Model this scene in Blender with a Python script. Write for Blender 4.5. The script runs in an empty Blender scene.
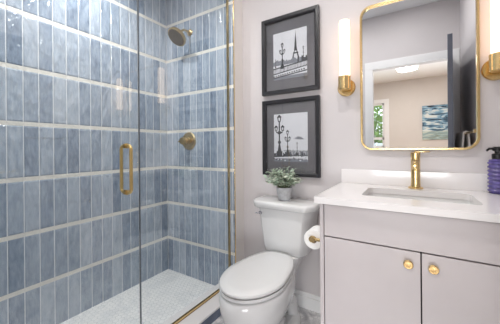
import bpy, bmesh, math, random
from mathutils import Vector, Matrix
random.seed(7)
PI = math.pi
scene = bpy.context.scene
C = scene.collection

# ------------------------------------------------------------------ camera
cam_data = bpy.data.cameras.new('camera')
cam = bpy.data.objects.new('camera', cam_data)
C.objects.link(cam)
yaw, roll = 0.5609, -0.0087
fw = Vector((-math.sin(yaw), math.cos(yaw), 0))
rt = Vector((math.cos(yaw), math.sin(yaw), 0))
up = rt.cross(fw)
r2 = rt * math.cos(roll) + up * math.sin(roll)
u2 = -rt * math.sin(roll) + up * math.cos(roll)
m = Matrix((r2, u2, -fw)).transposed().to_4x4()
m.translation = Vector((1.9726, -1.6576, 1.1597))
cam.matrix_world = m
cam_data.sensor_width = 36
cam_data.lens = 257.3275 / 500 * 36
cam_data.shift_y = -14.4 / 500
cam_data.clip_start = 0.02
scene.camera = cam

# ------------------------------------------------------------------ world, lights, exposure
w = bpy.data.worlds.new('sky'); scene.world = w; w.use_nodes = True
bg = w.node_tree.nodes['Background']
bg.inputs[0].default_value = (0.85, 0.92, 1.0, 1); bg.inputs[1].default_value = 3.6
scene.view_settings.view_transform = 'Standard'
scene.view_settings.look = 'None'
scene.view_settings.gamma = 1
scene.view_settings.use_curve_mapping = False
scene.view_settings.exposure = 0.0


def lamp(name, loc, size, watts, color=(1, .975, .95), rot=(0, 0, 0), sy=None):
    d = bpy.data.lights.new(name, 'AREA')
    d.shape = 'DISK' if sy is None else 'RECTANGLE'
    d.size = size
    if sy: d.size_y = sy
    d.energy = watts; d.color = color
    o = bpy.data.objects.new(name, d); C.objects.link(o)
    o.location = loc; o.rotation_euler = rot
    return o


H = 2.743                # ceiling height
LIGHTS = [('shower', 0.33, -0.80, 12), ('toilet', 1.05, -0.90, 11), ('vanity', 1.86, -0.88, 8)]  # the toilet entry is an unseen lamp added as fill
for n, x, y, p in LIGHTS:
    lo = lamp('downlight_lamp', (x, y, H - 0.012), 0.11, p)
    if n == 'shower': lo.data.spread = math.radians(130); lo.data.size = .06
lamp('bedroom_lamp', (1.905, -4.1, H - 0.062), 0.34, 14, (1, .95, .88))
lamp('bedroom_lamp', (1.95, -2.9, H - 0.012), 0.13, 20, (1, .96, .92))  # unseen downlight added to throw fill through the doorway
lamp('added_window_fill', (2.9, -5.33, .60), 4.2, 175, (.95, .97, 1), (PI / 2, 0, 0), .86)  # frontal fill for the vanity, set in the added low window


# ------------------------------------------------------------------ materials
def srgb(r, g, b):
    f = lambda v: (v / 255 / 12.92) if v / 255 <= .04045 else ((v / 255 + .055) / 1.055) ** 2.4
    return (f(r), f(g), f(b), 1)


def new_mat(name):
    mt = bpy.data.materials.new(name); mt.use_nodes = True
    nt = mt.node_tree
    return mt, nt, nt.nodes['Principled BSDF']


def mat(name, col, rough=.5, metal=0, var=0.04, scale=8, bump=0, bscale=60, emit=None, es=0, coat=0):
    mt, nt, b = new_mat(name)
    N, L = nt.nodes, nt.links
    c = srgb(*col)
    tc = N.new('ShaderNodeTexCoord')
    nz = N.new('ShaderNodeTexNoise'); nz.inputs['Scale'].default_value = scale; nz.inputs['Detail'].default_value = 3
    L.new(tc.outputs['Object'], nz.inputs['Vector'])
    cr = N.new('ShaderNodeValToRGB')
    cr.color_ramp.elements[0].position = .3; cr.color_ramp.elements[1].position = .7
    cr.color_ramp.elements[0].color = tuple(v * (1 - var) for v in c[:3]) + (1,)
    cr.color_ramp.elements[1].color = tuple(min(1, v * (1 + var)) for v in c[:3]) + (1,)
    L.new(nz.outputs['Fac'], cr.inputs[0]); L.new(cr.outputs[0], b.inputs['Base Color'])
    b.inputs['Roughness'].default_value = rough; b.inputs['Metallic'].default_value = metal
    if coat: b.inputs['Coat Weight'].default_value = coat
    if bump:
        n2 = N.new('ShaderNodeTexNoise'); n2.inputs['Scale'].default_value = bscale
        L.new(tc.outputs['Object'], n2.inputs['Vector'])
        bp = N.new('ShaderNodeBump'); bp.inputs['Strength'].default_value = bump; bp.inputs['Distance'].default_value = .01
        L.new(n2.outputs['Fac'], bp.inputs['Height']); L.new(bp.outputs[0], b.inputs['Normal'])
    if emit:
        b.inputs['Emission Color'].default_value = srgb(*emit); b.inputs['Emission Strength'].default_value = es
    return mt


class G:     # tiny node-graph helper
    def __init__(s, nt): s.nt = nt; s.N = nt.nodes; s.L = nt.links
    def m(s, op, *a):
        n = s.N.new('ShaderNodeMath'); n.operation = op
        for i, v in enumerate(a):
            if isinstance(v, (int, float)): n.inputs[i].default_value = v
            else: s.L.new(v, n.inputs[i])
        return n.outputs[0]
    def comb(s, x, y, z):
        n = s.N.new('ShaderNodeCombineXYZ')
        for i, v in enumerate((x, y, z)):
            if isinstance(v, (int, float)): n.inputs[i].default_value = v
            else: s.L.new(v, n.inputs[i])
        return n.outputs[0]
    def mix(s, f, a, b):
        n = s.N.new('ShaderNodeMix'); n.data_type = 'RGBA'
        for k, v in ((0, f), (6, a), (7, b)):
            if isinstance(v, (int, float, tuple)): n.inputs[k].default_value = v
            else: s.L.new(v, n.inputs[k])
        return n.outputs[2]
    def ramp(s, f, stops):
        n = s.N.new('ShaderNodeValToRGB'); e = n.color_ramp.elements
        while len(e) < len(stops): e.new(.5)
        for q, (p, c) in zip(e, stops): q.position = p; q.color = c
        s.L.new(f, n.inputs[0]); return n.outputs[0]


TW, ROW, BAND, ZB = 0.0766, 0.333, 0.026, 2.3131
def tile_mat(name, axis, bands=True):
    mt, nt, b = new_mat(name); g = G(nt)
    tc = g.N.new('ShaderNodeTexCoord'); sp = g.N.new('ShaderNodeSeparateXYZ')
    g.L.new(tc.outputs['Object'], sp.inputs[0])
    u = g.m('DIVIDE', g.m('ADD', sp.outputs[axis], 50 * TW), TW)
    v = g.m('DIVIDE', g.m('ADD', sp.outputs[2], 10 * ROW - ZB + ROW / 2), ROW)   # band centre at fract = .5
    fu, fv = g.m('FRACT', u), g.m('FRACT', v)
    iu = g.m('FLOOR', u); iv = g.m('FLOOR', g.m('ADD', v, .5))
    du = g.m('MULTIPLY', g.m('SUBTRACT', .5, g.m('ABSOLUTE', g.m('SUBTRACT', fu, .5))), TW)   # metres to the joint
    dv = g.m('MULTIPLY', g.m('ABSOLUTE', g.m('SUBTRACT', fv, .5)), ROW)                        # metres to band centre
    gu = g.m('LESS_THAN', du, .0024)
    gb = g.m('LESS_THAN', dv, BAND / 2) if bands else 0.0
    wn = g.N.new('ShaderNodeTexWhiteNoise'); wn.noise_dimensions = '3D'
    g.L.new(g.comb(iu, iv, 3.1), wn.inputs['Vector'])
    # streaky watercolour glaze: noise stretched along the tile
    off = g.m('MULTIPLY', wn.outputs['Value'], 30)
    nz = g.N.new('ShaderNodeTexNoise'); nz.inputs['Scale'].default_value = 1; nz.inputs['Detail'].default_value = 5
    nz.inputs['Roughness'].default_value = .65
    g.L.new(g.comb(g.m('ADD', g.m('MULTIPLY', sp.outputs[axis], 42), off), g.m('MULTIPLY', sp.outputs[2], 11), off), nz.inputs['Vector'])
    f = g.m('ADD', g.m('MULTIPLY', wn.outputs['Value'], .40), g.m('MULTIPLY', nz.outputs['Fac'], .85))
    col = g.ramp(f, [(.22, srgb(98, 112, 132)), (.46, srgb(140, 154, 172)), (.76, srgb(172, 183, 197)), (1, srgb(194, 201, 210))])
    col = g.mix(gu, col, srgb(226, 229, 232))
    if bands: col = g.mix(gb, col, srgb(226, 223, 216))
    g.L.new(col, b.inputs['Base Color'])
    anyg = g.m('MAXIMUM', gu, gb) if bands else gu
    g.L.new(g.m('ADD', .09, g.m('MULTIPLY', anyg, .5)), b.inputs['Roughness'])
    b.inputs['IOR'].default_value = 1.55
    # wavy hand-made surface with pillowed edges
    n2 = g.N.new('ShaderNodeTexNoise'); n2.inputs['Scale'].default_value = 1; n2.inputs['Detail'].default_value = 1.5
    g.L.new(g.comb(g.m('ADD', g.m('MULTIPLY', sp.outputs[axis], 26), off), g.m('MULTIPLY', sp.outputs[2], 12), off), n2.inputs['Vector'])
    edge = g.m('MINIMUM', g.m('DIVIDE', du, .008), 1.0)
    if bands: edge = g.m('MINIMUM', edge, g.m('MINIMUM', g.m('DIVIDE', g.m('MAXIMUM', g.m('SUBTRACT', dv, BAND / 2), 0.0), .008), 1.0))
    h = g.m('ADD', g.m('MULTIPLY', n2.outputs['Fac'], 2.2), g.m('MULTIPLY', edge, .5))
    bp = g.N.new('ShaderNodeBump'); bp.inputs['Strength'].default_value = .55; bp.inputs['Distance'].default_value = .010
    g.L.new(h, bp.inputs['Height']); g.L.new(bp.outputs[0], b.inputs['Normal'])
    return mt


def hex_mat(name, size, c1, c2, grout, rough=.25):
    mt, nt, b = new_mat(name); g = G(nt)
    tc = g.N.new('ShaderNodeTexCoord'); sp = g.N.new('ShaderNodeSeparateXYZ')
    g.L.new(tc.outputs['Object'], sp.inputs[0])
    px = g.m('ADD', g.m('DIVIDE', sp.outputs[0], size), 200.0); py = g.m('ADD', g.m('DIVIDE', sp.outputs[1], size), 173.2 * 2)
    s3 = math.sqrt(3)
    def cell(ox, oy):
        ax = g.m('SUBTRACT', g.m('FRACT', g.m('ADD', px, ox)), .5)
        ay = g.m('MULTIPLY', g.m('SUBTRACT', g.m('FRACT', g.m('ADD', g.m('DIVIDE', py, s3), oy)), .5), s3)
        return ax, ay
    def hexd(ax, ay):
        x = g.m('ABSOLUTE', ax); y = g.m('ABSOLUTE', ay)
        return g.m('MAXIMUM', x, g.m('ADD', g.m('MULTIPLY', x, .5), g.m('MULTIPLY', y, s3 / 2)))
    d = g.m('MINIMUM', hexd(*cell(0, 0)), hexd(*cell(.5, .5)))
    gr = g.m('GREATER_THAN', d, .455)
    nz = g.N.new('ShaderNodeTexNoise'); nz.inputs['Scale'].default_value = 7; nz.inputs['Detail'].default_value = 6; nz.inputs['Distortion'].default_value = 1.4
    g.L.new(tc.outputs['Object'], nz.inputs['Vector'])
    col = g.ramp(nz.outputs['Fac'], [(.36, c2), (.55, c1)])
    col = g.mix(gr, col, grout)
    g.L.new(col, b.inputs['Base Color']); b.inputs['Roughness'].default_value = rough
    bp = g.N.new('ShaderNodeBump'); bp.inputs['Strength'].default_value = .4; bp.inputs['Distance'].default_value = .002
    g.L.new(g.m('SUBTRACT', 1.0, gr), bp.inputs['Height']); g.L.new(bp.outputs[0], b.inputs['Normal'])
    return mt


def glass_mat(name, tint, refl=1.0):
    mt = bpy.data.materials.new(name); mt.use_nodes = True
    nt = mt.node_tree; nt.nodes.clear()
    o = nt.nodes.new('ShaderNodeOutputMaterial'); mx = nt.nodes.new('ShaderNodeMixShader')
    tr = nt.nodes.new('ShaderNodeBsdfTransparent'); gl = nt.nodes.new('ShaderNodeBsdfGlossy'); lw = nt.nodes.new('ShaderNodeLayerWeight'); lw.inputs[0].default_value = .5
    pw = nt.nodes.new('ShaderNodeMath'); pw.operation = 'POWER'; pw.inputs[1].default_value = 5
    fr = nt.nodes.new('ShaderNodeMath'); fr.operation = 'MULTIPLY_ADD'; fr.inputs[1].default_value = .945; fr.inputs[2].default_value = .055
    nt.links.new(lw.outputs['Facing'], pw.inputs[0]); nt.links.new(pw.outputs[0], fr.inputs[0])
    tr.inputs[0].default_value = srgb(*tint); gl.inputs['Roughness'].default_value = 0.0
    gl.inputs[0].default_value = (refl, refl, refl, 1)
    nt.links.new(fr.outputs[0], mx.inputs[0]); nt.links.new(tr.outputs[0], mx.inputs[1]); nt.links.new(gl.outputs[0], mx.inputs[2])
    nt.links.new(mx.outputs[0], o.inputs[0])
    return mt


def painting_mat():
    mt, nt, b = new_mat('abstract_water_painting'); g = G(nt)
    tc = g.N.new('ShaderNodeTexCoord')
    mp = g.N.new('ShaderNodeMapping'); mp.inputs['Scale'].default_value = (4, 1, 16); mp.inputs['Rotation'].default_value = (0, -.22, 0)
    g.L.new(tc.outputs['Object'], mp.inputs[0])
    nz = g.N.new('ShaderNodeTexNoise'); nz.inputs['Scale'].default_value = 1.1; nz.inputs['Detail'].default_value = 5; nz.inputs['Distortion'].default_value = 1.2
    g.L.new(mp.outputs[0], nz.inputs['Vector'])
    c = g.ramp(nz.outputs['Fac'], [(.34, srgb(28, 44, 58)), (.44, srgb(74, 110, 136)), (.52, srgb(132, 172, 196)), (.60, srgb(214, 220, 216))])
    sp = g.N.new('ShaderNodeSeparateXYZ'); g.L.new(tc.outputs['Object'], sp.inputs[0])
    low = g.m('MULTIPLY', g.m('LESS_THAN', sp.outputs[2], .20), .55)
    c = g.mix(low, c, srgb(176, 190, 172))
    g.L.new(c, b.inputs['Base Color']); b.inputs['Roughness'].default_value = .5
    return mt


M = dict(
    wall=mat('painted_wall', (208, 203, 204), .6, var=.01, bump=.03, bscale=180),
    wall_end=mat('painted_wall_end', (232, 226, 222), .5, var=.01),
    ceil=mat('ceiling_paint', (240, 240, 240), .8, var=.01),
    white=mat('white_trim_paint', (238, 238, 238), .35, var=.01),
    tile_x=tile_mat('blue_glazed_tile_back', 0), tile_y=tile_mat('blue_glazed_tile_side', 1),
    tile_curb=mat('slate_blue_curb_tile', (104, 114, 136), .2, var=.12, scale=14),
    pan=hex_mat('hex_marble_mosaic_shower', .036, srgb(244, 243, 242), srgb(230, 231, 232), srgb(210, 213, 214)),
    floor=hex_mat('hex_marble_mosaic_floor', .036, srgb(234, 233, 233), srgb(176, 176, 180), srgb(196, 196, 198)),
    marble=mat('white_quartz', (232, 229, 229), .12, var=.02, scale=3),
    porcelain=mat('white_porcelain', (220, 220, 220), .07, var=.005, coat=.3),
    gold=mat('brushed_gold', (222, 194, 140), .24, 1, var=.05, scale=30),
    gold3=mat('satin_brass', (216, 188, 128), .28, 1, var=.05, scale=30),
    gold2=mat('aged_brass', (192, 170, 128), .28, 1, var=.10, scale=60),
    chrome=mat('chrome', (200, 200, 204), .12, 1, var=.01),
    cab=mat('greige_cabinet_paint', (196, 189, 190), .38, var=.03, scale=5),
    dark=mat('gap_shade_paint', (52, 48, 48), .8),  # dark colour standing in for shade in the cabinet gaps
    black=mat('black_frame_lacquer', (36, 36, 40), .35, var=.08),
    matboard=mat('charcoal_mat_board', (102, 101, 106), .7, var=.05, scale=14),
    paper=mat('print_paper', (226, 228, 234), .6, var=.02, scale=20),
    ink=mat('print_ink', (44, 46, 52), .6, var=.3, scale=200),
    ink2=mat('print_grey', (128, 132, 142), .6, var=.25, scale=200),
    glass=glass_mat('shower_glass_clear', (250, 252, 252)), pglass=glass_mat('picture_glazing', (250, 250, 250)),
    glass_edge=mat('glass_edge_seal', (96, 104, 112), .3, var=.05),
    mirror=mat('mirror_silver', (236, 238, 240), .01, 1, var=0),
    opal=mat('opal_glass_lit', (255, 246, 236), .3, var=0, emit=(255, 216, 176), es=1.9),
    lit=mat('lit_diffuser', (255, 250, 240), .5, var=0, emit=(255, 246, 232), es=6),
    pot=mat('grey_stone_pot', (188, 189, 192), .6, var=.14, scale=40, bump=.2),
    soil=mat('soil', (60, 50, 42), .9, bump=.5),
    leaf=mat('sage_leaf', (190, 206, 188), .5, var=.18, scale=30),
    leaf2=mat('pale_green_leaf', (226, 232, 216), .5, var=.15, scale=30),
    stem=mat('plant_stem', (96, 110, 76), .6),
    tissue=mat('tissue_paper', (240, 239, 238), .9, bump=.1, bscale=300),
    core=mat('cardboard_core', (170, 150, 126), .9),
    purple=mat('purple_ribbed_plastic', (84, 74, 138), .12, var=.3, scale=40, coat=.5),
    blackp=mat('black_plastic', (20, 20, 22), .3),
    slate=mat('slate_blue_door_paint', (112, 118, 132), .4, var=.02),
    bedwall=mat('bedroom_cream_paint', (216, 210, 205), .7, var=.01),
    wood=mat('bedroom_wood_floor', (158, 128, 100), .4, var=.12, scale=5),
    towel=mat('white_terry', (238, 234, 230), .95, var=.03, bump=.6, bscale=260),
    art=painting_mat(), bark=mat('bark', (90, 76, 62), .9),
    foliage=mat('outdoor_leaves', (122, 158, 74), .6, var=.35, scale=6),
    fence=mat('pale_fence', (206, 214, 220), .7), grass=mat('lawn', (110, 140, 70), .9, var=.2),
)


# ------------------------------------------------------------------ mesh helpers
def bx(bm, x0, y0, z0, x1, y1, z1, bev=0, seg=2):
    r = bmesh.ops.create_cube(bm, size=1)
    vs = r['verts']
    for v in vs:
        v.co = Vector(((x0 + x1) / 2 + v.co.x * (x1 - x0), (y0 + y1) / 2 + v.co.y * (y1 - y0), (z0 + z1) / 2 + v.co.z * (z1 - z0)))
    if bev:
        es = list({e for v in vs for e in v.link_edges})
        bmesh.ops.bevel(bm, geom=es, offset=bev, segments=seg, affect='EDGES', profile=.5)
    return bm


def tube(bm, pts, rad, seg=16, caps=True):
    pts = [Vector(p) for p in pts]; rings = []
    rad = rad if isinstance(rad, (list, tuple)) else [rad] * len(pts)
    prev = None
    for i, p in enumerate(pts):
        t = ((pts[min(i + 1, len(pts) - 1)] - pts[max(i - 1, 0)])).normalized()
        if prev is None:
            a = t.orthogonal().normalized()
        else:
            a = (prev - t * prev.dot(t)).normalized()
        prev = a; b = t.cross(a)
        rings.append([bm.verts.new(p + (a * math.cos(2 * PI * k / seg) + b * math.sin(2 * PI * k / seg)) * rad[i]) for k in range(seg)])
    for r0, r1 in zip(rings, rings[1:]):
        for k in range(seg): bm.faces.new((r0[k], r0[(k + 1) % seg], r1[(k + 1) % seg], r1[k]))
    if caps: bm.faces.new(rings[0][::-1]); bm.faces.new(rings[-1])
    return bm


def lathe(bm, prof, origin=(0, 0, 0), axis=(0, 0, 1), seg=40):
    """prof: list of (radius, height along axis); closed with caps when radius 0 is not given"""
    o = Vector(origin); ax = Vector(axis).normalized(); a = ax.orthogonal().normalized(); b = ax.cross(a)
    rings = []
    for r, h in prof:
        if r < 1e-6: rings.append([bm.verts.new(o + ax * h)])
        else: rings.append([bm.verts.new(o + ax * h + (a * math.cos(2 * PI * k / seg) + b * math.sin(2 * PI * k / seg)) * r) for k in range(seg)])
    for r0, r1 in zip(rings, rings[1:]):
        for k in range(seg):
            k2 = (k + 1) % seg
            if len(r0) == 1 and len(r1) == 1: continue
            if len(r0) == 1: bm.faces.new((r0[0], r1[k2], r1[k]))
            elif len(r1) == 1: bm.faces.new((r0[k], r0[k2], r1[0]))
            else: bm.faces.new((r0[k], r0[k2], r1[k2], r1[k]))
    return bm


def loft(bm, sections, cap0=True, cap1=True):
    rings = [[bm.verts.new(Vector(p)) for p in s] for s in sections]
    n = len(rings[0])
    for r0, r1 in zip(rings, rings[1:]):
        for k in range(n): bm.faces.new((r0[k], r0[(k + 1) % n], r1[(k + 1) % n], r1[k]))
    if cap0: bm.faces.new(rings[0][::-1])
    if cap1: bm.faces.new(rings[-1])
    return bm


def rrect(x0, y0, x1, y1, r, n=6):
    out = []
    for cx, cy, a0 in ((x1 - r, y1 - r, 0), (x0 + r, y1 - r, PI / 2), (x0 + r, y0 + r, PI), (x1 - r, y0 + r, 3 * PI / 2)):
        for k in range(n + 1):
            a = a0 + PI / 2 * k / n
            out.append((cx + r * math.cos(a), cy + r * math.sin(a)))
    return out


def obj(name, bm, mt, parent=None, smooth=False, label=None, sharp=35):
    bmesh.ops.recalc_face_normals(bm, faces=bm.faces)
    me = bpy.data.meshes.new(name)
    if smooth:
        for f in bm.faces: f.smooth = True
        for e in bm.edges:
            if len(e.link_faces) == 2 and e.calc_face_angle(0) > math.radians(sharp): e.smooth = False
    bm.to_mesh(me); bm.free()
    for q in (mt if isinstance(mt, list) else [mt]): me.materials.append(q)
    o = bpy.data.objects.new(name, me); C.objects.link(o)
    if parent:
        o.parent = parent
        pw = Vector((0, 0, 0)); q = parent
        while q: pw += q.location; q = q.parent
        # meshes are written in world coordinates; shift them into their parent's frame
        me.transform(Matrix.Translation(-pw))
    if label: o['label'] = label
    return o


def thing(name, label, cat, loc=(0, 0, 0), group=None):
    o = bpy.data.objects.new(name, None); C.objects.link(o)
    o.empty_display_size = .05
    o.location = loc; o['label'] = label; o['category'] = cat
    if group: o['group'] = group
    return o


def tag(o, label, cat, group=None):
    o['label'] = label; o['category'] = cat
    if group: o['group'] = group
    return o


def struct(name, bm, mt, parent=None, **k):
    o = obj(name, bm, mt, parent, **k); o['kind'] = 'structure'; return o


def B(*a, **k): return bx(bmesh.new(), *a, **k)


# ------------------------------------------------------------------ the room shell
D = 0.125            # picture wall plane; the tiled shower wall stands proud of it at y = 0
XE = 0.788           # end of the tiled wall
XR = 2.412           # right wall
YF = -1.60           # front wall (behind the camera), with the doorway
GX = 0.733           # shower glass plane
CT = 0.076           # curb top
struct('wall_back', B(XE, D, 0, XR + .1, D + .1, H), M['wall'])
bm = B(-.1, 0, 0, XE, D + .1, H)
o = struct('wall_shower', bm, [M['tile_x'], M['wall_end']])
for p in o.data.polygons:
    if p.normal.x > .5: p.material_index = 1
struct('wall_left', B(-.1, YF, 0, 0, 0, H), M['tile_y'])
struct('wall_right', B(XR, YF, 0, XR + .1, D, H), M['wall'])
DX0, DX1, DZ = 1.572, 2.335, 2.105
bm = bmesh.new()
bx(bm, -.1, YF - .11, 0, DX0, YF, H); bx(bm, DX1, YF - .11, 0, XR + .1, YF, H); bx(bm, DX0, YF - .11, DZ, DX1, YF, H)
struct('wall_front', bm, M['wall'])
bm = bmesh.new()      # door casing and jamb lining
for x0, x1 in ((DX0 - .085, DX0 + .004), (DX1 - .004, XR - .004)):
    bx(bm, x0, YF, 0, x1, YF + .014, DZ + .075, .003, 1)
bx(bm, DX0 - .085, YF, DZ - .004, XR - .004, YF + .016, DZ + .085, .003, 1)
bx(bm, DX0 - .085, YF - .125, DZ, DX1 + .07, YF - .11, DZ + .085)
bx(bm, DX0 - .085, YF - .125, 0, DX0 - .002, YF - .11, DZ); bx(bm, DX1 + .002, YF - .125, 0, DX1 + .07, YF - .11, DZ)
struct('trim_1', bm, M['white'])
struct('floor', B(.835, YF, -.05, XR, D, 0), M['floor'])
struct('floor_shower', B(0, YF, -.04, .685, 0, .01), M['pan'])
bm = bmesh.new(); bx(bm, .68, YF, -.01, .846, 0, CT - .012)
o = struct('shower_curb', bm, M['tile_curb'])
struct('trim_2', B(.655, YF, CT - .014, .850, -.001, CT, .002, 2), M['marble'])
struct('trim_3', B(XE - .003, -.004, CT, XE + .003, .003, H), M['gold'])
struct('ceiling', B(-.1, YF - .11, H, XR + .1, D + .1, H + .1), M['ceil'])
bm = bmesh.new()
bx(bm, XE, D - .014, 0, 1.597, D, .085, .002, 1); bx(bm, XE, D - .010, .085, 1.597, D, .115, .004, 2)
struct('baseboard_back', bm, M['white'])

# bedroom beyond the doorway (seen in the mirror)
BX0, BX1, BY = -.6, 5.4, -5.3
WX0, WX1, WZ0, WZ1 = 0.45, 1.40, 1.14, 2.23
struct('floor_bedroom', B(BX0, BY, -.05, BX1, YF - .11, 0), M['wood'])
struct('ceiling_bedroom', B(BX0, BY, H, BX1, YF - .11, H + .1), M['ceil'])
bm = bmesh.new()
bx(bm, BX0, BY - .1, 0, WX0, BY, H); bx(bm, WX1, BY - .1, 1.04, BX1, BY, H); bx(bm, 5.0, BY - .1, 0, BX1, BY, 1.04)
bx(bm, WX0, BY - .1, 0, 5.0, BY, .16); bx(bm, WX0, BY - .1, .16, .8, BY, 1.04); bx(bm, .8, BY - .1, 1.04, WX1, BY, 1.08)
bx(bm, WX0, BY - .1, 1.04, WX1, BY, WZ0); bx(bm, WX0, BY - .1, WZ1, WX1, BY, H)
LX0, LX1, LZ0, LZ1 = .8, 5.0, .16, 1.04       # long low window, added out of view to carry fill light
struct('wall_bedroom_back', bm, M['bedwall'])
struct('wall_bedroom_left', B(BX0 - .1, BY, 0, BX0, YF - .11, H), M['bedwall'])
struct('wall_bedroom_right', B(BX1, BY, 0, BX1 + .1, YF - .11, H), M['bedwall'])
bm = bmesh.new(); bx(bm, BX0, YF - .12, 0, -.1, YF - .02, H); bx(bm, XR + .1, YF - .12, 0, BX1, YF - .02, H)
struct('wall_bedroom_front', bm, M['bedwall'])
wn = bpy.data.objects.new('window_1', None); C.objects.link(wn); wn.location = (0, 0, 0); wn['kind'] = 'structure'
bm = bmesh.new()
bx(bm, WX0 - .1, BY, WZ0 - .03, WX0, BY + .02, WZ1 + .1); bx(bm, WX1, BY, WZ0 - .03, WX1 + .11, BY + .02, WZ1 + .1)
bx(bm, WX0, BY, WZ1, WX1, BY + .02, WZ1 + .1); bx(bm, WX0, BY, WZ0 - .03, WX1, BY + .03, WZ0)
bx(bm, WX0, BY - .06, WZ0, WX0 + .04, BY - .02, WZ1); bx(bm, WX1 - .04, BY - .06, WZ0, WX1, BY - .02, WZ1)
bx(bm, WX0, BY - .06, 1.33, WX1, BY - .02, 1.39); bx(bm, WX0, BY - .06, WZ1 - .04, WX1, BY - .02, WZ1); bx(bm, WX0, BY - .06, WZ0, WX1, BY - .02, WZ0 + .04)
obj('window_frame', bm, M['white'], wn)
obj('window_pane', B(WX0 + .04, BY - .044, WZ0 + .04, WX1 - .04, BY - .038, WZ1 - .04), M['pglass'], wn)
wn = bpy.data.objects.new('added_low_window', None); C.objects.link(wn); wn['kind'] = 'structure'
bm = bmesh.new()
bx(bm, LX0 - .06, BY, LZ0 - .06, LX0, BY + .02, LZ1 + .06); bx(bm, LX1, BY, LZ0 - .06, LX1 + .06, BY + .02, LZ1 + .06)
bx(bm, LX0, BY, LZ1, LX1, BY + .02, LZ1 + .06); bx(bm, LX0, BY, LZ0 - .06, LX1, BY + .02, LZ0)
for x in (LX0, (LX0 + LX1) / 2 - .02, LX1 - .04): bx(bm, x, BY - .02, LZ0, x + .04, BY, LZ1)
obj('window_frame', bm, M['white'], wn)
obj('window_pane', B(LX0, BY - .014, LZ0, LX1, BY - .008, LZ1), M['pglass'], wn)
# outdoors
struct('ground', B(-6, -16, -.4, 9, BY - .1, -.3), M['grass'])
bm = bmesh.new()
for k in range(26): bx(bm, -3 + k * .3, -8.52, -.3, -3 + k * .3 + .27, -8.48, 1.28)
for z in (.1, .9): bx(bm, -3, -8.56, z, 4.8, -8.52, z + .1)
tag(obj('garden_fence', bm, M['fence']), 'pale board fence seen through the bedroom window in the mirror', 'fence')
tr = thing('garden_tree', 'yellow green leafy tree seen through the bedroom window in the mirror', 'tree', (.6, -9.6, -.3))
obj('trunk', tube(bmesh.new(), [(.6, -9.6, -.3), (.65, -9.6, 1.2), (.6, -9.5, 2.6)], [.12, .09, .05], 10), M['bark'], tr)
bm = bmesh.new()
for k in range(2600):
    a, b_, rr = random.uniform(0, 2 * PI), random.uniform(-PI / 2, PI / 2), random.random() ** .4
    c = Vector((.6 + 1.9 * rr * math.cos(a) * math.cos(b_), -9.6 + .8 * rr * math.sin(a) * math.cos(b_), 2.55 + 1.35 * rr * math.sin(b_)))
    e1 = Vector((random.gauss(0, 1), random.gauss(0, 1), random.gauss(0, 1))).normalized(); e2 = e1.orthogonal().normalized()
    s = random.uniform(.06, .12)
    bm.faces.new([bm.verts.new(c + e1 * s), bm.verts.new(c + e2 * s * .5), bm.verts.new(c - e1 * s), bm.verts.new(c - e2 * s * .5)])
obj('crown', bm, M['foliage'], tr)

# painting, ceiling lamp in the bedroom
tt = thing('canvas_painting', 'blue and white abstract water painting on the bedroom wall in the mirror', 'painting', (2.42, BY, 1.3))
obj('canvas', B(2.185, BY, 1.305, 2.66, BY + .03, 2.085, .004, 1), M['art'], tt)
tt = thing('flush_ceiling_lamp', 'flat round white flush lamp on the bedroom ceiling in the mirror', 'ceiling lamp', (1.905, -4.1, H))
obj('lamp_base', lathe(bmesh.new(), [(0, 0), (.20, 0), (.20, -.025), (0, -.025)], (1.905, -4.1, H)), M['white'], tt, True)
obj('diffuser', lathe(bmesh.new(), [(0, -.025), (.185, -.025), (.18, -.038), (.12, -.048), (0, -.050)], (1.905, -4.1, H)), M['lit'], tt, True)

# ceiling downlights; the toilet and bedroom ones are added, unseen fill
names = {'shower': 'recessed round downlight in the ceiling over the shower',
         'toilet': 'added unseen fill downlight in the ceiling above the toilet area',
         'vanity': 'recessed round downlight in the ceiling in front of the vanity'}
names['bedroom'] = 'added unseen fill downlight in the bedroom ceiling outside the bathroom door'
for n, x, y, p in LIGHTS + [('bedroom', 1.95, -2.9, 0)]:
    tt = thing('recessed_downlight', names[n], 'ceiling light', (x, y, H), 'recessed ceiling downlights')
    obj('trim_ring', lathe(bmesh.new(), [(.07, -.0), (.095, -.0), (.092, -.008), (.07, -.006), (.07, 0)], (x, y, H)), M['white'], tt, True)
    obj('diffuser', lathe(bmesh.new(), [(0, -.001), (.07, -.001), (.07, -.004), (0, -.004)], (x, y, H)), M['lit'], tt, True)

# bathroom door standing open against the right wall (seen in the mirror)
dr = bpy.data.objects.new('door_1', None); C.objects.link(dr); dr['kind'] = 'structure'
hx, hy = DX1 - .002, YF + .035
dl = .735; ang = math.atan2(2.262 - hx, dl)
bm = B(-.0175, 0, .012, .0175, dl, 2.098, .002, 1)
for zz0, zz1 in ((.25, .95), (1.1, 1.9)):
    for s in (-1, 1): bx(bm, s * .0165 - .003, .12, zz0, s * .0165 + .003, dl - .12, zz1, .003, 1)
bm.transform(Matrix.Translation((hx - .012, hy, 0)) @ Matrix.Rotation(-ang, 4, 'Z'))
obj('slab', bm, M['slate'], dr)
bm = bmesh.new()
for s in (-1, 1):
    lathe(bm, [(0, 0), (.026, 0), (.026, .008), (.010, .010), (.010, .045), (0, .045)], (s * .0175, dl - .06, .98), (s, 0, 0), 20)
    tube(bm, [(s * .055, dl - .06, .98), (s * .057, dl - .165, .98)], .008, 10)
bm.transform(Matrix.Translation((hx - .012, hy, 0)) @ Matrix.Rotation(-ang, 4, 'Z'))
obj('door_handle', bm, M['gold'], dr, True)

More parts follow.
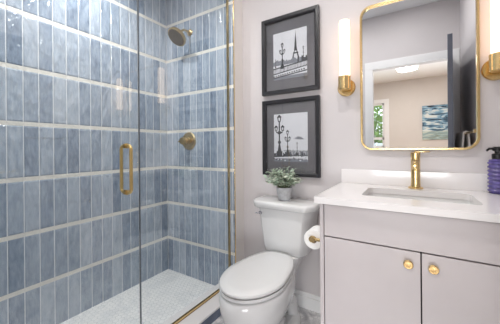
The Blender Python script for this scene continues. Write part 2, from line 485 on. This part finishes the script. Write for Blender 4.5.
# ------------------------------------------------------------------ shower
gd = thing('glass_shower_door', 'clear frameless glass shower door with a gold pull handle', 'shower door', (GX, -1.2, CT))
YJ = -.800
obj('glass_pane', B(GX - .004, YF + .03, CT + .012, GX + .004, YJ - .004, 2.45), M['glass'], gd)
bm = bmesh.new(); bx(bm, GX - .0045, YJ - .0052, CT + .012, GX + .0045, YJ - .0008, 2.45)
obj('edge_seal', bm, M['glass_edge'], gd)
for s, nm in ((1, 'outer pull in bright gold'), (-1, 'inner pull seen through the glass')):
    hyy, off = -.879, s * .042
    z0, z1, r = .936, 1.174, .020
    pts = [(GX + s * .006, hyy, z0)]
    for k in range(7):
        a = PI / 2 * k / 6
        pts.append((GX + off - s * r + s * r * math.sin(a), hyy, z0 + r - r * math.cos(a)))
    for k in range(7):
        a = PI / 2 * k / 6
        pts.append((GX + off - s * r + s * r * math.cos(a), hyy, z1 - r + r * math.sin(a)))
    pts.append((GX + s * .006, hyy, z1))
    bm = tube(bmesh.new(), pts, .0085, 14)
    for z in (z0, z1): lathe(bm, [(0, .0045), (.013, .0045), (.013, .010), (0, .010)], (GX, hyy, z), (s, 0, 0), 20)
    obj('pull_handle', bm, M['gold3'], gd, True, label=nm)
for z in (.45, 2.1):
    bm = B(GX - .014, YF + .002, z, GX + .014, YF + .075, z + .09, .003, 1)
    obj('hinge', bm, M['gold'], gd)
gp = thing('fixed_glass_panel', 'fixed clear glass shower panel in a gold channel against the tiled wall', 'glass panel', (GX, -.4, CT))
obj('glass_pane', B(GX - .004, YJ + .004, CT + .010, GX + .004, -.006, 2.45), M['glass'], gp)
bm = bmesh.new()
for s in (-1, 1): bx(bm, GX + s * .0060 - .0018, YJ, CT, GX + s * .0060 + .0018, -.0, CT + .016)
bx(bm, GX - .0078, YJ, CT, GX + .0078, -.0, CT + .005)
obj('sill_channel', bm, M['gold'], gp)
bm = bmesh.new()
for s in (-1, 1): bx(bm, GX + s * .0055 - .0015, -.014, CT + .02, GX + s * .0055 + .0015, 0, 2.45)
obj('wall_channel', bm, M['gold2'], gp)

sh = thing('rain_shower', 'aged brass round shower head on a bent arm on the tiled wall', 'shower head', (.312, 0, 2.18))
obj('wall_flange', lathe(bmesh.new(), [(0, 0), (.030, 0), (.030, .006), (.022, .014), (.012, .016), (0, .016)], (.312, 0, 2.185), (0, -1, 0)), M['gold2'], sh, True)
obj('arm', tube(bmesh.new(), [(.312, -.01, 2.185), (.312, -.05, 2.186), (.312, -.075, 2.182), (.312, -.095, 2.168), (.312, -.108, 2.148)], .0105, 14), M['gold2'], sh, True)
nrm = Vector((-.10, -.62, -.72)).normalized()
hc = Vector((.312, -.110, 2.140))
obj('ball_joint', lathe(bmesh.new(), [(0, -.004), (.012, 0), (.017, .010), (.017, .020), (.012, .028)], hc, nrm, 20), M['gold2'], sh, True)
obj('head_shell', lathe(bmesh.new(), [(.013, .018), (.030, .024), (.060, .032), (.080, .042), (.084, .052), (.084, .064), (.080, .068), (.0, .068)], hc, nrm, 40), M['gold2'], sh, True)
bm = lathe(bmesh.new(), [(0, .0685), (.074, .0685), (.074, .0715), (0, .0715)], hc, nrm, 36)
ax = nrm.orthogonal().normalized(); ay = nrm.cross(ax)
for ring, n in ((.018, 6), (.036, 12), (.052, 18), (.066, 22)):
    for k in range(n):
        a = 2 * PI * k / n
        lathe(bm, [(.0032, 0), (.0026, .003), (0, .0032)], hc + nrm * .0715 + ax * ring * math.cos(a) + ay * ring * math.sin(a), nrm, 6)
obj('spray_face', bm, mat('nozzle_face', (108, 98, 82), .5, .6, var=.25, scale=160), sh, True)

sv = thing('shower_valve', 'aged brass round shower valve with a lever knob on the tiled wall', 'shower valve', (.292, 0, 1.223))
obj('escutcheon', lathe(bmesh.new(), [(0, 0), (.080, 0), (.080, .006), (.074, .013), (.045, .016), (0, .016)], (.292, 0, 1.223), (0, -1, 0), 48), M['gold2'], sv, True)
obj('valve_sleeve', lathe(bmesh.new(), [(.034, .014), (.034, .032), (.026, .036), (.026, .060), (.022, .064), (0, .064)], (.292, 0, 1.223), (0, -1, 0), 32), M['gold2'], sv, True)
bm = lathe(bmesh.new(), [(0, .058), (.030, .058), (.032, .064), (.032, .084), (.028, .090), (0, .090)], (.292, 0, 1.223), (0, -1, 0), 28)
tube(bm, [(.292, -.074, 1.223), (.235, -.076, 1.218)], [.009, .006], 12)
obj('knob', bm, M['gold2'], sv, True)

# ------------------------------------------------------------------ framed prints
PX0, PX1 = .987, 1.437
FY = D - .003


def ring_frame(x0, z0, x1, z1, w_, y_back, y_front):
    bm = bmesh.new()
    prof = [(0, y_back), (0, y_front), (w_ * .7, y_front + .002), (w_, y_front + .010), (w_, y_back)]
    rings = []
    for d, y in prof:
        rings.append([bm.verts.new((x, y, z)) for x, z in ((x0 + d, z0 + d), (x1 - d, z0 + d), (x1 - d, z1 - d), (x0 + d, z1 - d))])
    n = len(rings)
    for i in range(n):
        a, b = rings[i], rings[(i + 1) % n]
        for k in range(4): bm.faces.new((a[k], a[(k + 1) % 4], b[(k + 1) % 4], b[k]))
    return bm


def poly(bm, pts, mi=1, y=0.0):
    f = bm.faces.new([bm.verts.new((x, y, z)) for x, z in pts]); f.material_index = mi


def art_sheet(px0, pz0, px1, pz1, draw):
    """flat printed sheet; draw(bm, P) adds ink shapes, P maps 0..1 sheet coordinates"""
    bm = bmesh.new()
    bx(bm, px0, FY - .0085, pz0, px1, FY - .0070, pz1)
    P = lambda u, v: (px0 + u * (px1 - px0), pz0 + v * (pz1 - pz0))
    lay = [0]
    def put(pts, mi=1):
        lay[0] += 1
        poly(bm, [P(*p) for p in pts], mi, FY - .0088 - .000004 * lay[0])
    draw(put)
    return bm


def rectp(put, u0, v0, u1, v1, mi=1): put([(u0, v0), (u1, v0), (u1, v1), (u0, v1)], mi)


def disc(put, u, v, r, mi=1, asp=.75, n=12): put([(u + r * math.cos(2 * PI * k / n), v + r * asp * math.sin(2 * PI * k / n)) for k in range(n)], mi)


def lamp_post(put, u, v0, s, multi=True):
    rectp(put, u - .085 * s, v0, u + .085 * s, v0 + .12 * s)
    put([(u - .060 * s, v0 + .10 * s), (u + .060 * s, v0 + .10 * s), (u + .026 * s, v0 + .25 * s), (u - .026 * s, v0 + .25 * s)])
    rectp(put, u - .020 * s, v0 + .2 * s, u + .020 * s, v0 + .72 * s)
    disc(put, u, v0 + .30 * s, .048 * s); disc(put, u, v0 + .50 * s, .050 * s)
    def lantern(x, z, k):
        put([(x - .035 * k, z), (x + .035 * k, z), (x + .058 * k, z + .09 * k), (x - .058 * k, z + .09 * k)])
        put([(x - .068 * k, z + .09 * k), (x + .068 * k, z + .09 * k), (x, z + .14 * k)])
        put([(x - .015 * k, z + .02 * k), (x + .015 * k, z + .02 * k), (x + .025 * k, z + .08 * k), (x - .025 * k, z + .08 * k)], 0)
    lantern(u, v0 + .72 * s, s * 1.1)
    if multi:
        for q in (-1, 1):
            put([(u, v0 + .46 * s), (u + q * .10 * s, v0 + .50 * s), (u + q * .10 * s, v0 + .53 * s), (u, v0 + .49 * s)])
            lantern(u + q * .10 * s, v0 + .53 * s, s * .9)


def draw_tower(put):
    rectp(put, .0, .0, 1, .06, 2)
    # tower
    put([(.56, .36), (.61, .36), (.655, .55), (.63, .55)]); put([(.80, .36), (.75, .36), (.70, .55), (.725, .55)])
    put([(.60, .49), (.76, .49), (.75, .52), (.61, .52)])
    put([(.63, .55), (.725, .55), (.70, .70), (.655, .70)]); put([(.652, .70), (.704, .70), (.686, .90), (.670, .90)])
    put([(.672, .90), (.684, .90), (.678, .985)])
    rectp(put, .645, .69, .711, .705)
    # skyline and trees
    for k in range(26):
        u = k / 26; hgt = .05 + .05 * random.random()
        rectp(put, u, .30, u + .045, .32 + hgt, random.choice((1, 2, 2)))
    # bridge: parapet, arches
    put([(0, .22), (1, .30), (1, .325), (0, .25)]); put([(0, .11), (1, .20), (1, .22), (0, .135)])
    for k in range(24): u = k / 24 + .01; rectp(put, u, .12 + .085 * u, u + .014, .24 + .07 * u, random.choice((1, 2)))
    put([(0, .03), (1, .10), (1, .125), (0, .055)], 1)
    for k in range(14): u = .02 + k / 14.5; disc(put, u, .075 + .075 * u, .022, 1)
    lamp_post(put, .28, .22, .64); lamp_post(put, .90, .30, .36, False); lamp_post(put, .07, .26, .22, False)


def draw_lamps(put):
    rectp(put, 0, 0, 1, .07, 2)
    for k in range(36): u = k / 36; rectp(put, u, .10 + .02 * random.random(), u + .03, .16 + .05 * random.random(), random.choice((0, 1, 2)))
    put([(0, .09), (1, .13), (1, .15), (0, .12)]); put([(.3, .22), (1, .21), (1, .225), (.3, .235)], 2)
    for k in range(18): u = .45 + k * .031; rectp(put, u, .12, u + .016, .20 + .06 * random.random(), 1 if k % 2 else 2)
    lamp_post(put, .17, .10, 1.02); lamp_post(put, .42, .12, .62); lamp_post(put, .70, .14, .30, False)
    put([(.58, .47), (.80, .50), (.92, .46), (.80, .455)], 2); put([(.62, .50), (.74, .52), (.86, .50), (.74, .485)], 2)
    for k in range(30): disc(put, random.random(), .02 + .07 * random.random(), .018, random.choice((0, 1, 2)))


for zt, zb_, pz0, pz1, fn, lab in (
        (2.141, 1.561, 1.672, 2.024, draw_tower, 'black framed black and white print of a tower and bridge, upper of two'),
        (1.518, .947, 1.052, 1.411, draw_lamps, 'black framed black and white print of ornate street lamps, lower of two')):
    t = thing('framed_print', lab, 'picture', (1.212, D, zb_))
    obj('picture_frame', ring_frame(PX0, zb_, PX1, zt, .031, D - .001, D - .032), M['black'], t)
    bm = bmesh.new()
    bx(bm, PX0 + .03, D - .008, zb_ + .03, PX1 - .03, D - .002, zt - .03)
    obj('mat_board', bm, M['matboard'], t)
    FY = D - .003
    obj('print_sheet', art_sheet(1.079, pz0, 1.346, pz1, fn), [M['paper'], M['ink'], M['ink2']], t)
    obj('glazing', B(PX0 + .033, D - .0175, zb_ + .033, PX1 - .033, D - .0155, zt - .033), M['pglass'], t)

# ------------------------------------------------------------------ wall sconces
def sconce(x, label):
    t = thing('wall_sconce', label, 'wall lamp', (x, D, 1.545), 'brass and opal glass sconces beside the mirror')
    y = .055
    obj('backplate', lathe(bmesh.new(), [(0, 0), (.056, 0), (.056, .012), (.052, .017), (0, .017)], (x, D, 1.548), (0, -1, 0), 48), M['gold'], t, True)
    obj('arm', tube(bmesh.new(), [(x, D - .012, 1.556), (x, y + .02, 1.556)], .014, 14), M['gold'], t, True)
    obj('cup', lathe(bmesh.new(), [(0, 0), (.030, 0), (.0375, .006), (.0375, .085), (.034, .085), (.034, .010), (0, .010)], (x, y, 1.522), (0, 0, 1), 40), M['gold'], t, True)
    obj('opal_tube', lathe(bmesh.new(), [(0, .012), (.0325, .012), (.0325, .432), (.030, .438), (0, .440)], (x + .003, y, 1.522), (0, 0, 1), 40), M['opal'], t, True)
sconce(1.612, 'brass sconce with a lit white glass tube left of the mirror')
sconce(2.337, 'brass sconce with a lit white glass tube right of the mirror')

# ------------------------------------------------------------------ mirror
mx0, mx1, mz0, mz1 = 1.699, 2.274, 1.138, 2.038
t = thing('wall_mirror', 'rounded rectangular mirror in a thin gold frame above the faucet', 'mirror', (1.986, D, mz0))
def rr_ring(d, y, r): return [(a, y, b) for a, b in rrect(mx0 + d, mz0 + d, mx1 - d, mz1 - d, max(r - d, .004), 10)]
secs = [rr_ring(0, D - .001, .066), rr_ring(0, D - .026, .066), rr_ring(.002, D - .028, .066), rr_ring(.010, D - .028, .066), rr_ring(.012, D - .026, .066), rr_ring(.012, D - .001, .066)]
bm = loft(bmesh.new(), secs + [secs[0]], False, False); bmesh.ops.remove_doubles(bm, verts=bm.verts, dist=1e-6)
obj('mirror_frame', bm, M['gold'], t, True)
bm = loft(bmesh.new(), [rr_ring(.0118, D - .002, .066), rr_ring(.0118, D - .014, .066)])
obj('mirror_glass', bm, M['mirror'], t)

# ------------------------------------------------------------------ vanity
VX0, VX1, VF = 1.597, XR - .002, -.44
t = thing('vanity_cabinet', 'pale greige two-door vanity cabinet under the white countertop', 'vanity', ((VX0 + VX1) / 2, -.15, 0))
bm = bmesh.new()
bx(bm, VX0, VF + .003, .10, VX0 + .018, D - .003, .893)
bx(bm, VX1 - .018, VF + .003, .10, VX1, D - .003, .893)
bx(bm, VX0 + .018, VF + .022, .10, VX1 - .018, D - .003, .118)
bx(bm, VX0 + .018, D - .015, .118, VX1 - .018, D - .003, .893)
obj('carcass', bm, M['cab'], t)
obj('front_gap_shade', B(VX0 + .018, VF + .0225, .118, VX1 - .018, VF + .032, .7), M['dark'], t, label='dark sheet painted as gap shade behind the fronts')
obj('drawer_gap_shade', B(VX0 + .018, VF + .0225, .7, VX1 - .018, VF + .032, .885), M['dark'], t, label='dark sheet painted as gap shade behind the drawer front')
obj('side_gap_shade', B(VX0 + .018, VF + .0205, .118, VX0 + .0215, VF + .0225, .885), M['dark'], t, label='dark strip painted as shade beside the fronts')
obj('toe_kick', B(VX0 + .018, VF + .07, 0, VX1 - .018, VF + .085, .10), M['cab'], t)
obj('drawer_front', B(1.6195, VF, .7415, VX1 - .004, VF + .02, .889, .0012, 1), M['cab'], t)
for x0, x1, kx in ((1.6195, 1.9985, 1.958), (2.0035, VX1 - .004, 2.040)):
    d = obj('cabinet_door', B(x0, VF, .102, x1, VF + .02, .7355, .0012, 1), M['cab'], t)
    kb = lathe(bmesh.new(), [(.006, 0), (.006, .012), (.016, .016), (.0175, .020), (.0175, .026), (.015, .028), (.007, .0275), (0, .029)], (kx, VF, .691), (0, -1, 0), 30)
    obj('knob', kb, M['gold'], d, True)

# countertop with a rounded sink cut-out
CX0, CX1, CY0, CY1, CZ0, CZ1 = 1.577, XR - .001, -.4595, D - .001, .894, .924
SX0, SX1, SY0, SY1 = 1.762, 2.214, -.312, -.030
t = thing('countertop', 'white quartz countertop with rounded sink opening on the vanity', 'countertop', ((CX0 + CX1) / 2, -.15, CZ0))
hole = rrect(SX0, SY0, SX1, SY1, .03, 6)
n = len(hole); per = n // 4
corners = [(CX1, CY1), (CX0, CY1), (CX0, CY0), (CX1, CY0)]
outer = []
for q in range(4):
    for k in range(per): outer.append(corners[q])
bm = bmesh.new()
for z in (CZ0, CZ1):
    hv = [bm.verts.new((x, y, z)) for x, y in hole]; cv = [bm.verts.new((x, y, z)) for x, y in corners]
    for i in range(n):
        q0, q1 = i // per, ((i + 1) % n) // per
        if q0 == q1: bm.faces.new((hv[i], hv[(i + 1) % n], cv[q0]))
        else: bm.faces.new((hv[i], hv[(i + 1) % n], cv[q1], cv[q0]))
    if z == CZ0: h0, c0 = hv, cv
    else:
        for i in range(n): bm.faces.new((h0[i], h0[(i + 1) % n], hv[(i + 1) % n], hv[i]))
        for i in range(4): bm.faces.new((c0[i], c0[(i + 1) % 4], cv[(i + 1) % 4], cv[i]))
obj('counter_slab', bm, M['marble'], t)
tag(obj('backsplash', B(CX0, D - .020, CZ1, CX1, D - .001, 1.0135, .0015, seg=1), M['marble']), 'low white quartz backsplash strip along the wall behind the faucet', 'backsplash')
# sink
t = thing('undermount_sink', 'white rectangular undermount sink set in the countertop', 'sink', (1.988, -.17, .78))
def sk(d, z, r): return [(x, y, z) for x, y in rrect(SX0 - .004 + d, SY0 - .004 + d, SX1 + .004 - d, SY1 + .004 - d, r, 6)]
secs = [sk(-.018, CZ0 - .001, .04), sk(0, CZ0 - .001, .034), sk(.004, .87, .034), (sk(.012, .80, .04)), sk(.03, .775, .05), sk(.08, .768, .04), sk(.10, .758, .03), sk(.02, .758, .05), sk(-.004, .79, .04), sk(-.012, .88, .04)]
bm = loft(bmesh.new(), secs + [secs[0]], False, False); bmesh.ops.remove_doubles(bm, verts=bm.verts, dist=1e-6)
bm2f = [bm.verts.new(p) for p in sk(.085, .7675, .04)]; bm.faces.new(bm2f)
obj('basin', bm, M['porcelain'], t, True)
obj('drain', lathe(bmesh.new(), [(0, 0), (.028, 0), (.026, .004), (.012, .005), (.012, .008), (0, .009)], (1.988, -.17, .768), (0, 0, 1), 28), M['gold'], t, True)

# faucet
fx, fy = 1.990, .052
t = thing('faucet', 'brushed gold single-lever faucet behind the sink', 'faucet', (fx, fy, CZ1))
obj('base_ring', lathe(bmesh.new(), [(0, 0), (.036, 0), (.036, .007), (.031, .010), (0, .009)], (fx, fy, CZ1), (0, 0, 1), 36), M['gold'], t, True)
obj('body', lathe(bmesh.new(), [(0, .008), (.0245, .008), (.0225, .03), (.0225, .165), (.021, .167), (.021, .171), (.0235, .173), (.0235, .198), (.021, .201), (0, .201)], (fx, fy, CZ1), (0, 0, 1), 36), M['gold'], t, True)
bm = tube(bmesh.new(), [(fx, fy - .010, 1.062), (fx, fy - .055, 1.070), (fx, fy - .105, 1.066), (fx, fy - .122, 1.052), (fx, fy - .126, 1.036)], [.0165, .0165, .0165, .016, .016], 20)
obj('spout', bm, M['gold'], t, True)
bm = bmesh.new(); bx(bm, fx - .006, fy - .012, 1.125, fx + .068, fy + .012, 1.132, .0025, 2)
obj('lever', bm, M['gold'], t, True)

# soap pump bottle
bxx, byy = 2.327, .052
t = thing('soap_bottle', 'purple ribbed soap bottle with a black pump at the right end of the countertop', 'soap bottle', (bxx, byy, CZ1))
prof = [(0, 0), (.030, 0), (.035, .004)]
for k in range(8):
    z = .006 + k * .0192
    prof += [(.0315, z), (.0365, z + .005), (.0378, z + .009), (.0365, z + .013), (.0315, z + .0178)]
prof += [(.034, .161), (.030, .167), (.014, .170), (0, .170)]
obj('bottle_body', lathe(bmesh.new(), prof, (bxx, byy, CZ1), (0, 0, 1), 40), M['purple'], t, True, sharp=60)
bm = lathe(bmesh.new(), [(0, .170), (.021, .170), (.021, .192), (.016, .196), (.010, .197), (.010, .208), (.018, .209), (.018, .226), (.014, .230), (0, .230)], (bxx, byy, CZ1), (0, 0, 1), 28)
tube(bm, [(bxx, byy, CZ1 + .220), (bxx - .032, byy - .012, CZ1 + .220), (bxx - .042, byy - .016, CZ1 + .210)], [.007, .006, .005], 12)
obj('pump', bm, M['blackp'], t, True)

# ------------------------------------------------------------------ toilet
TX = 1.226
t = thing('toilet', 'white two-piece toilet with closed lid between the shower and the vanity', 'toilet', (TX, -.25, 0))
def egg(w_, yf, yb, z, wb=None, n=48, xo=0):
    """closed outline: round front at yf, squarer back at yb"""
    wb = wb or w_ * .8
    yc = yf + (yb - yf) * .42; out = []
    for k in range(n):
        a = 2 * PI * k / n; c, s = math.cos(a), math.sin(a)
        if s <= 0: x = w_ * c; y = yc + (yc - yf) * s
        else:
            e = .55
            x = (w_ if False else w_) * math.copysign(abs(c) ** e, c); y = yc + (yb - yc) * abs(s) ** e
            f = (y - yc) / (yb - yc); x *= 1 - (1 - wb / w_) * f ** 1.5
        out.append((TX + xo + x, y, z))
    return out
B0 = -.055
secs = [egg(.098, -.545, -.10, 0, .060), egg(.098, -.545, -.10, .02, .060), egg(.094, -.545, -.10, .07, .060), egg(.100, -.570, -.08, .13, .065),
        egg(.122, -.610, -.04, .19, .08), egg(.152, -.645, .0, .25, .10), egg(.174, -.662, -.03, .31, .11), egg(.182, -.664, B0, .365, .115), egg(.180, -.658, B0, .400, .115), egg(.174, -.650, B0, .407, .115)]
obj('bowl', loft(bmesh.new(), secs), M['porcelain'], t, True, sharp=60)
# trapway bulge, moulded into the pedestal
bm = bmesh.new()
for s in (-1, 1):
    tube(bm, [(TX + s * .050, -.40, .08), (TX + s * .066, -.33, .16), (TX + s * .062, -.22, .24), (TX + s * .066, -.11, .18), (TX + s * .062, -.05, .06)], [.026, .040, .048, .046, .040], 18)
    lathe(bm, [(0, .02), (.016, .02), (.014, .034), (0, .040)], (TX + s * .100, -.20, 0), (0, 0, 1), 16)
obj('trapway', bm, M['porcelain'], t, True)
obj('foot', loft(bmesh.new(), [[(x, y, z) for x, y in rrect(TX - w1, yf1, TX + w1, .03, w1 * .8)] for w1, yf1, z in ((.122, -.47, 0), (.122, -.47, .018), (.112, -.45, .04), (.085, -.42, .065))]), M['porcelain'], t, True)
bm = bmesh.new()
loft(bm, [[(x, y, z) for x, y in rrect(TX - w1, -.10, TX + w1, yb1, .03)] for w1, yb1, z in ((.055, .0, .24), (.075, .04, .32), (.108, .09, .40), (.118, .105, .437))])
obj('tank_deck', bm, M['porcelain'], t, True)
obj('seat', loft(bmesh.new(), [egg(.168, -.645, -.105, .4145, .118), egg(.177, -.658, -.10, .416, .122), egg(.177, -.658, -.10, .428, .122), egg(.175, -.656, -.10, .4305, .120)]), M['porcelain'], t, True)
secs = [egg(.162, -.642, -.10, .4375, .112), egg(.176, -.660, -.086, .4390, .122), egg(.177, -.661, -.085, .449, .122), egg(.171, -.654, -.092, .456, .118), egg(.140, -.610, -.12, .460, .10), egg(.07, -.50, -.19, .4615, .06)]
obj('seat_lid', loft(bmesh.new(), secs), M['porcelain'], t, True, sharp=50)
for s in (-1, 1):
    obj('hinge', B(TX + s * .065 - .02, -.110, .41, TX + s * .065 + .02, -.085, .442, .006, seg=3), M['porcelain'], t, True)

def tank_sec(z, fh, bh, yf, yb=.108, ch=.06):
    """front half-width fh, back half-width bh, rounded front corners"""
    L = []
    pts = [(bh, yb), (bh, yf + ch), (fh + .25 * (bh - fh), yf + .22 * ch), (fh, yf)]
    # smooth right side from back to front, via Catmull-Rom-like sampling
    side = [(bh, yb), (bh, yb - (yb - yf - ch) * .5), (bh, yf + ch)]
    for k in range(1, 9):
        a = k / 8
        # quadratic corner
        c = (fh + .40 * (bh - fh), yf + .10 * ch)
        x = (1 - a) ** 2 * bh + 2 * a * (1 - a) * c[0] + a * a * fh
        y = (1 - a) ** 2 * (yf + ch) + 2 * a * (1 - a) * c[1] + a * a * yf
        side.append((x, y))
    ring = [(TX + x, y, z) for x, y in side] + [(TX - x, y, z) for x, y in side[::-1]]
    return ring
secs = [tank_sec(.438, .115, .150, -.072), tank_sec(.445, .120, .156, -.078), tank_sec(.52, .130, .168, -.084), tank_sec(.64, .142, .184, -.092), tank_sec(.745, .150, .196, -.098)]
obj('tank', loft(bmesh.new(), secs), M['porcelain'], t, True, sharp=60)
secs = [tank_sec(.742, .165, .218, -.112, .113), tank_sec(.748, .172, .226, -.120, .113), tank_sec(.776, .176, .230, -.124, .113), tank_sec(.786, .173, .226, -.120, .113), tank_sec(.790, .160, .214, -.108, .108)]
obj('tank_lid', loft(bmesh.new(), secs), M['porcelain'], t, True, sharp=60)
bm = lathe(bmesh.new(), [(0, 0), (.016, 0), (.016, .008), (.010, .012), (.010, .020), (0, .020)], (TX - .150, -.082, .705), (-.55, -.83, 0), 20)
tube(bm, [(TX - .160, -.096, .705), (TX - .172, -.106, .703), (TX - .190, -.102, .700)], [.006, .006, .005], 10)
obj('flush_lever', bm, M['chrome'], t, True)

# ------------------------------------------------------------------ plant on the tank
px, py, pz = 1.212, .0, .791
t = thing('potted_plant', 'small leafy green plant in a grey stone pot on the toilet tank', 'plant', (px, py, pz))
obj('pot', lathe(bmesh.new(), [(0, 0), (.038, 0), (.042, .004), (.056, .082), (.057, .090), (.052, .090), (.050, .078), (0, .078)], (px, py, pz), (0, 0, 1), 36), M['pot'], t, True)
obj('soil', lathe(bmesh.new(), [(0, .0785), (.0495, .0785), (.0495, .082), (0, .085)], (px, py, pz), (0, 0, 1), 24), M['soil'], t, True)
sb, lb = bmesh.new(), bmesh.new()
def leaf(bm, c, d, nrm_, L, W, mi):
    d = d.normalized(); s = d.cross(nrm_).normalized(); up_ = s.cross(d)
    pr = [(0, 0), (.35, 1), (.7, .85), (1, 0)]
    mid = [bm.verts.new(c + d * L * p + up_ * (-.18 * L * p * p)) for p, _ in pr]
    l_ = [bm.verts.new(c + d * L * p + s * W * q + up_ * (.12 * W - .18 * L * p * p)) for p, q in pr[1:3]]
    r_ = [bm.verts.new(c + d * L * p - s * W * q + up_ * (.12 * W - .18 * L * p * p)) for p, q in pr[1:3]]
    for f in ((mid[0], l_[0], mid[1]), (mid[0], mid[1], r_[0]), (mid[1], l_[0], l_[1], mid[2]), (mid[1], mid[2], r_[1], r_[0]), (mid[2], l_[1], mid[3]), (mid[2], mid[3], r_[1])):
        g_ = bm.faces.new(f); g_.material_index = mi
for k in range(64):
    a = random.uniform(0, 2 * PI); out = random.uniform(.15, 1.0)
    reach = .030 + .095 * out; hgt = .150 - .060 * out + random.uniform(-.05, .06)
    if py + reach * math.sin(a) > .075: reach *= .55
    p0 = Vector((px + .02 * math.cos(a), py + .02 * math.sin(a), pz + .072))
    p2 = Vector((px + reach * math.cos(a), py + reach * math.sin(a), pz + .085 + hgt * .75))
    p1 = (p0 + p2) / 2 + Vector((0, 0, .025))
    pts = [p0 * (1 - q) ** 2 + p1 * 2 * q * (1 - q) + p2 * q * q for q in (0, .2, .4, .6, .8, 1)]
    tube(sb, pts, [.0016, .0014, .0013, .0012, .001, .0008], 5)
    for q in range(2, 6):
        for s in range(3):
            d = Vector((math.cos(a + random.uniform(-1.6, 1.6)), math.sin(a + random.uniform(-1.6, 1.6)), random.uniform(-.2, .7)))
            if pts[q].y > .06: d.y = -abs(d.y)
            leaf(lb, pts[q], d, Vector((random.uniform(-.3, .3), random.uniform(-.3, .3), 1)), random.uniform(.020, .034), random.uniform(.007, .012), random.choice((0, 0, 1)))
obj('stems', sb, M['stem'], t)
obj('leaves', lb, [M['leaf'], M['leaf2']], t, label='sage green small oval leaves')

# ------------------------------------------------------------------ toilet paper on its holder
rx, ry, rz = 1.503, -.26, .652
t = thing('toilet_paper_holder', 'gold toilet paper arm fixed to the side of the vanity', 'paper holder', (VX0, ry, rz))
obj('wall_plate', lathe(bmesh.new(), [(0, 0), (.022, 0), (.022, .006), (0, .008)], (VX0, ry - .012, rz), (-1, 0, 0), 28), M['gold'], t, True)
bm = tube(bmesh.new(), [(VX0 - .004, ry - .012, rz), (rx + .014, ry - .012, rz), (rx + .004, ry - .010, rz), (rx, ry, rz), (rx, ry + .13, rz)], .0085, 16)
obj('arm', bm, M['gold'], t, True)
obj('end_cap', lathe(bmesh.new(), [(0, -.004), (.015, -.003), (.017, 0), (.017, .012), (0, .012)], (rx, ry - .022, rz), (0, 1, 0), 28), M['gold'], t, True)
t = thing('toilet_paper_roll', 'white toilet paper roll on the gold arm beside the vanity', 'toilet paper', (rx, ry + .05, rz - .02))
zc = rz - .010
obj('paper', lathe(bmesh.new(), [(.0205, 0), (.053, 0), (.054, .002), (.054, .098), (.053, .1), (.0205, .1), (.0205, 0)], (rx, ry + .006, zc), (0, 1, 0), 48), M['tissue'], t, True)
obj('core', lathe(bmesh.new(), [(.0188, .001), (.0203, .001), (.0203, .099), (.0188, .099), (.0188, .001)], (rx, ry + .006, zc), (0, 1, 0), 32), M['core'], t, True)

# ------------------------------------------------------------------ towel bar on the right wall (seen in the mirror)
t = thing('towel_bar', 'gold towel bar on the right wall reflected in the mirror', 'towel bar', (XR, -.9, 1.262))
obj('bar', tube(bmesh.new(), [(2.352, -1.30, 1.262), (2.352, -.46, 1.262)], .009, 14), M['gold'], t, True)
for y in (-1.285, -.475):
    obj('bracket', lathe(bmesh.new(), [(0, 0), (.022, 0), (.022, .008), (.010, .010), (.010, .058), (.014, .062), (.014, .072), (0, .074)], (XR, y, 1.262), (-1, 0, 0), 20), M['gold'], t, True)
bm = bmesh.new()
ys = [-1.27 + .42 * k / 20 for k in range(21)]
sec = []
for y in ys:
    wv = .008 * math.sin((y + 1) * 70)
    path = [(2.326 + wv * .6, .93), (2.328 + wv * .6, 1.1), (2.336, 1.262), (2.3407, 1.2733), (2.352, 1.278), (2.3633, 1.2733), (2.368, 1.262), (2.376 - wv * .6, 1.1), (2.378 - wv * .6, .97)]
    inner = [(x + (.0035 if i < 4 else (-.0035 if i > 4 else 0)) * 0, z) for i, (x, z) in enumerate(path)]
    sec.append([(x, y, z) for x, z in path] )
rows = [[bm.verts.new(p) for p in s] for s in sec]
for a, b in zip(rows, rows[1:]):
    for k in range(len(a) - 1): bm.faces.new((a[k], a[k + 1], b[k + 1], b[k]))
o = tag(obj('hand_towel', bm, M['towel'], None, True), 'white hand towel draped over the gold towel bar in the mirror', 'towel')
sd = o.modifiers.new('thickness', 'SOLIDIFY'); sd.thickness = .012; sd.offset = 0
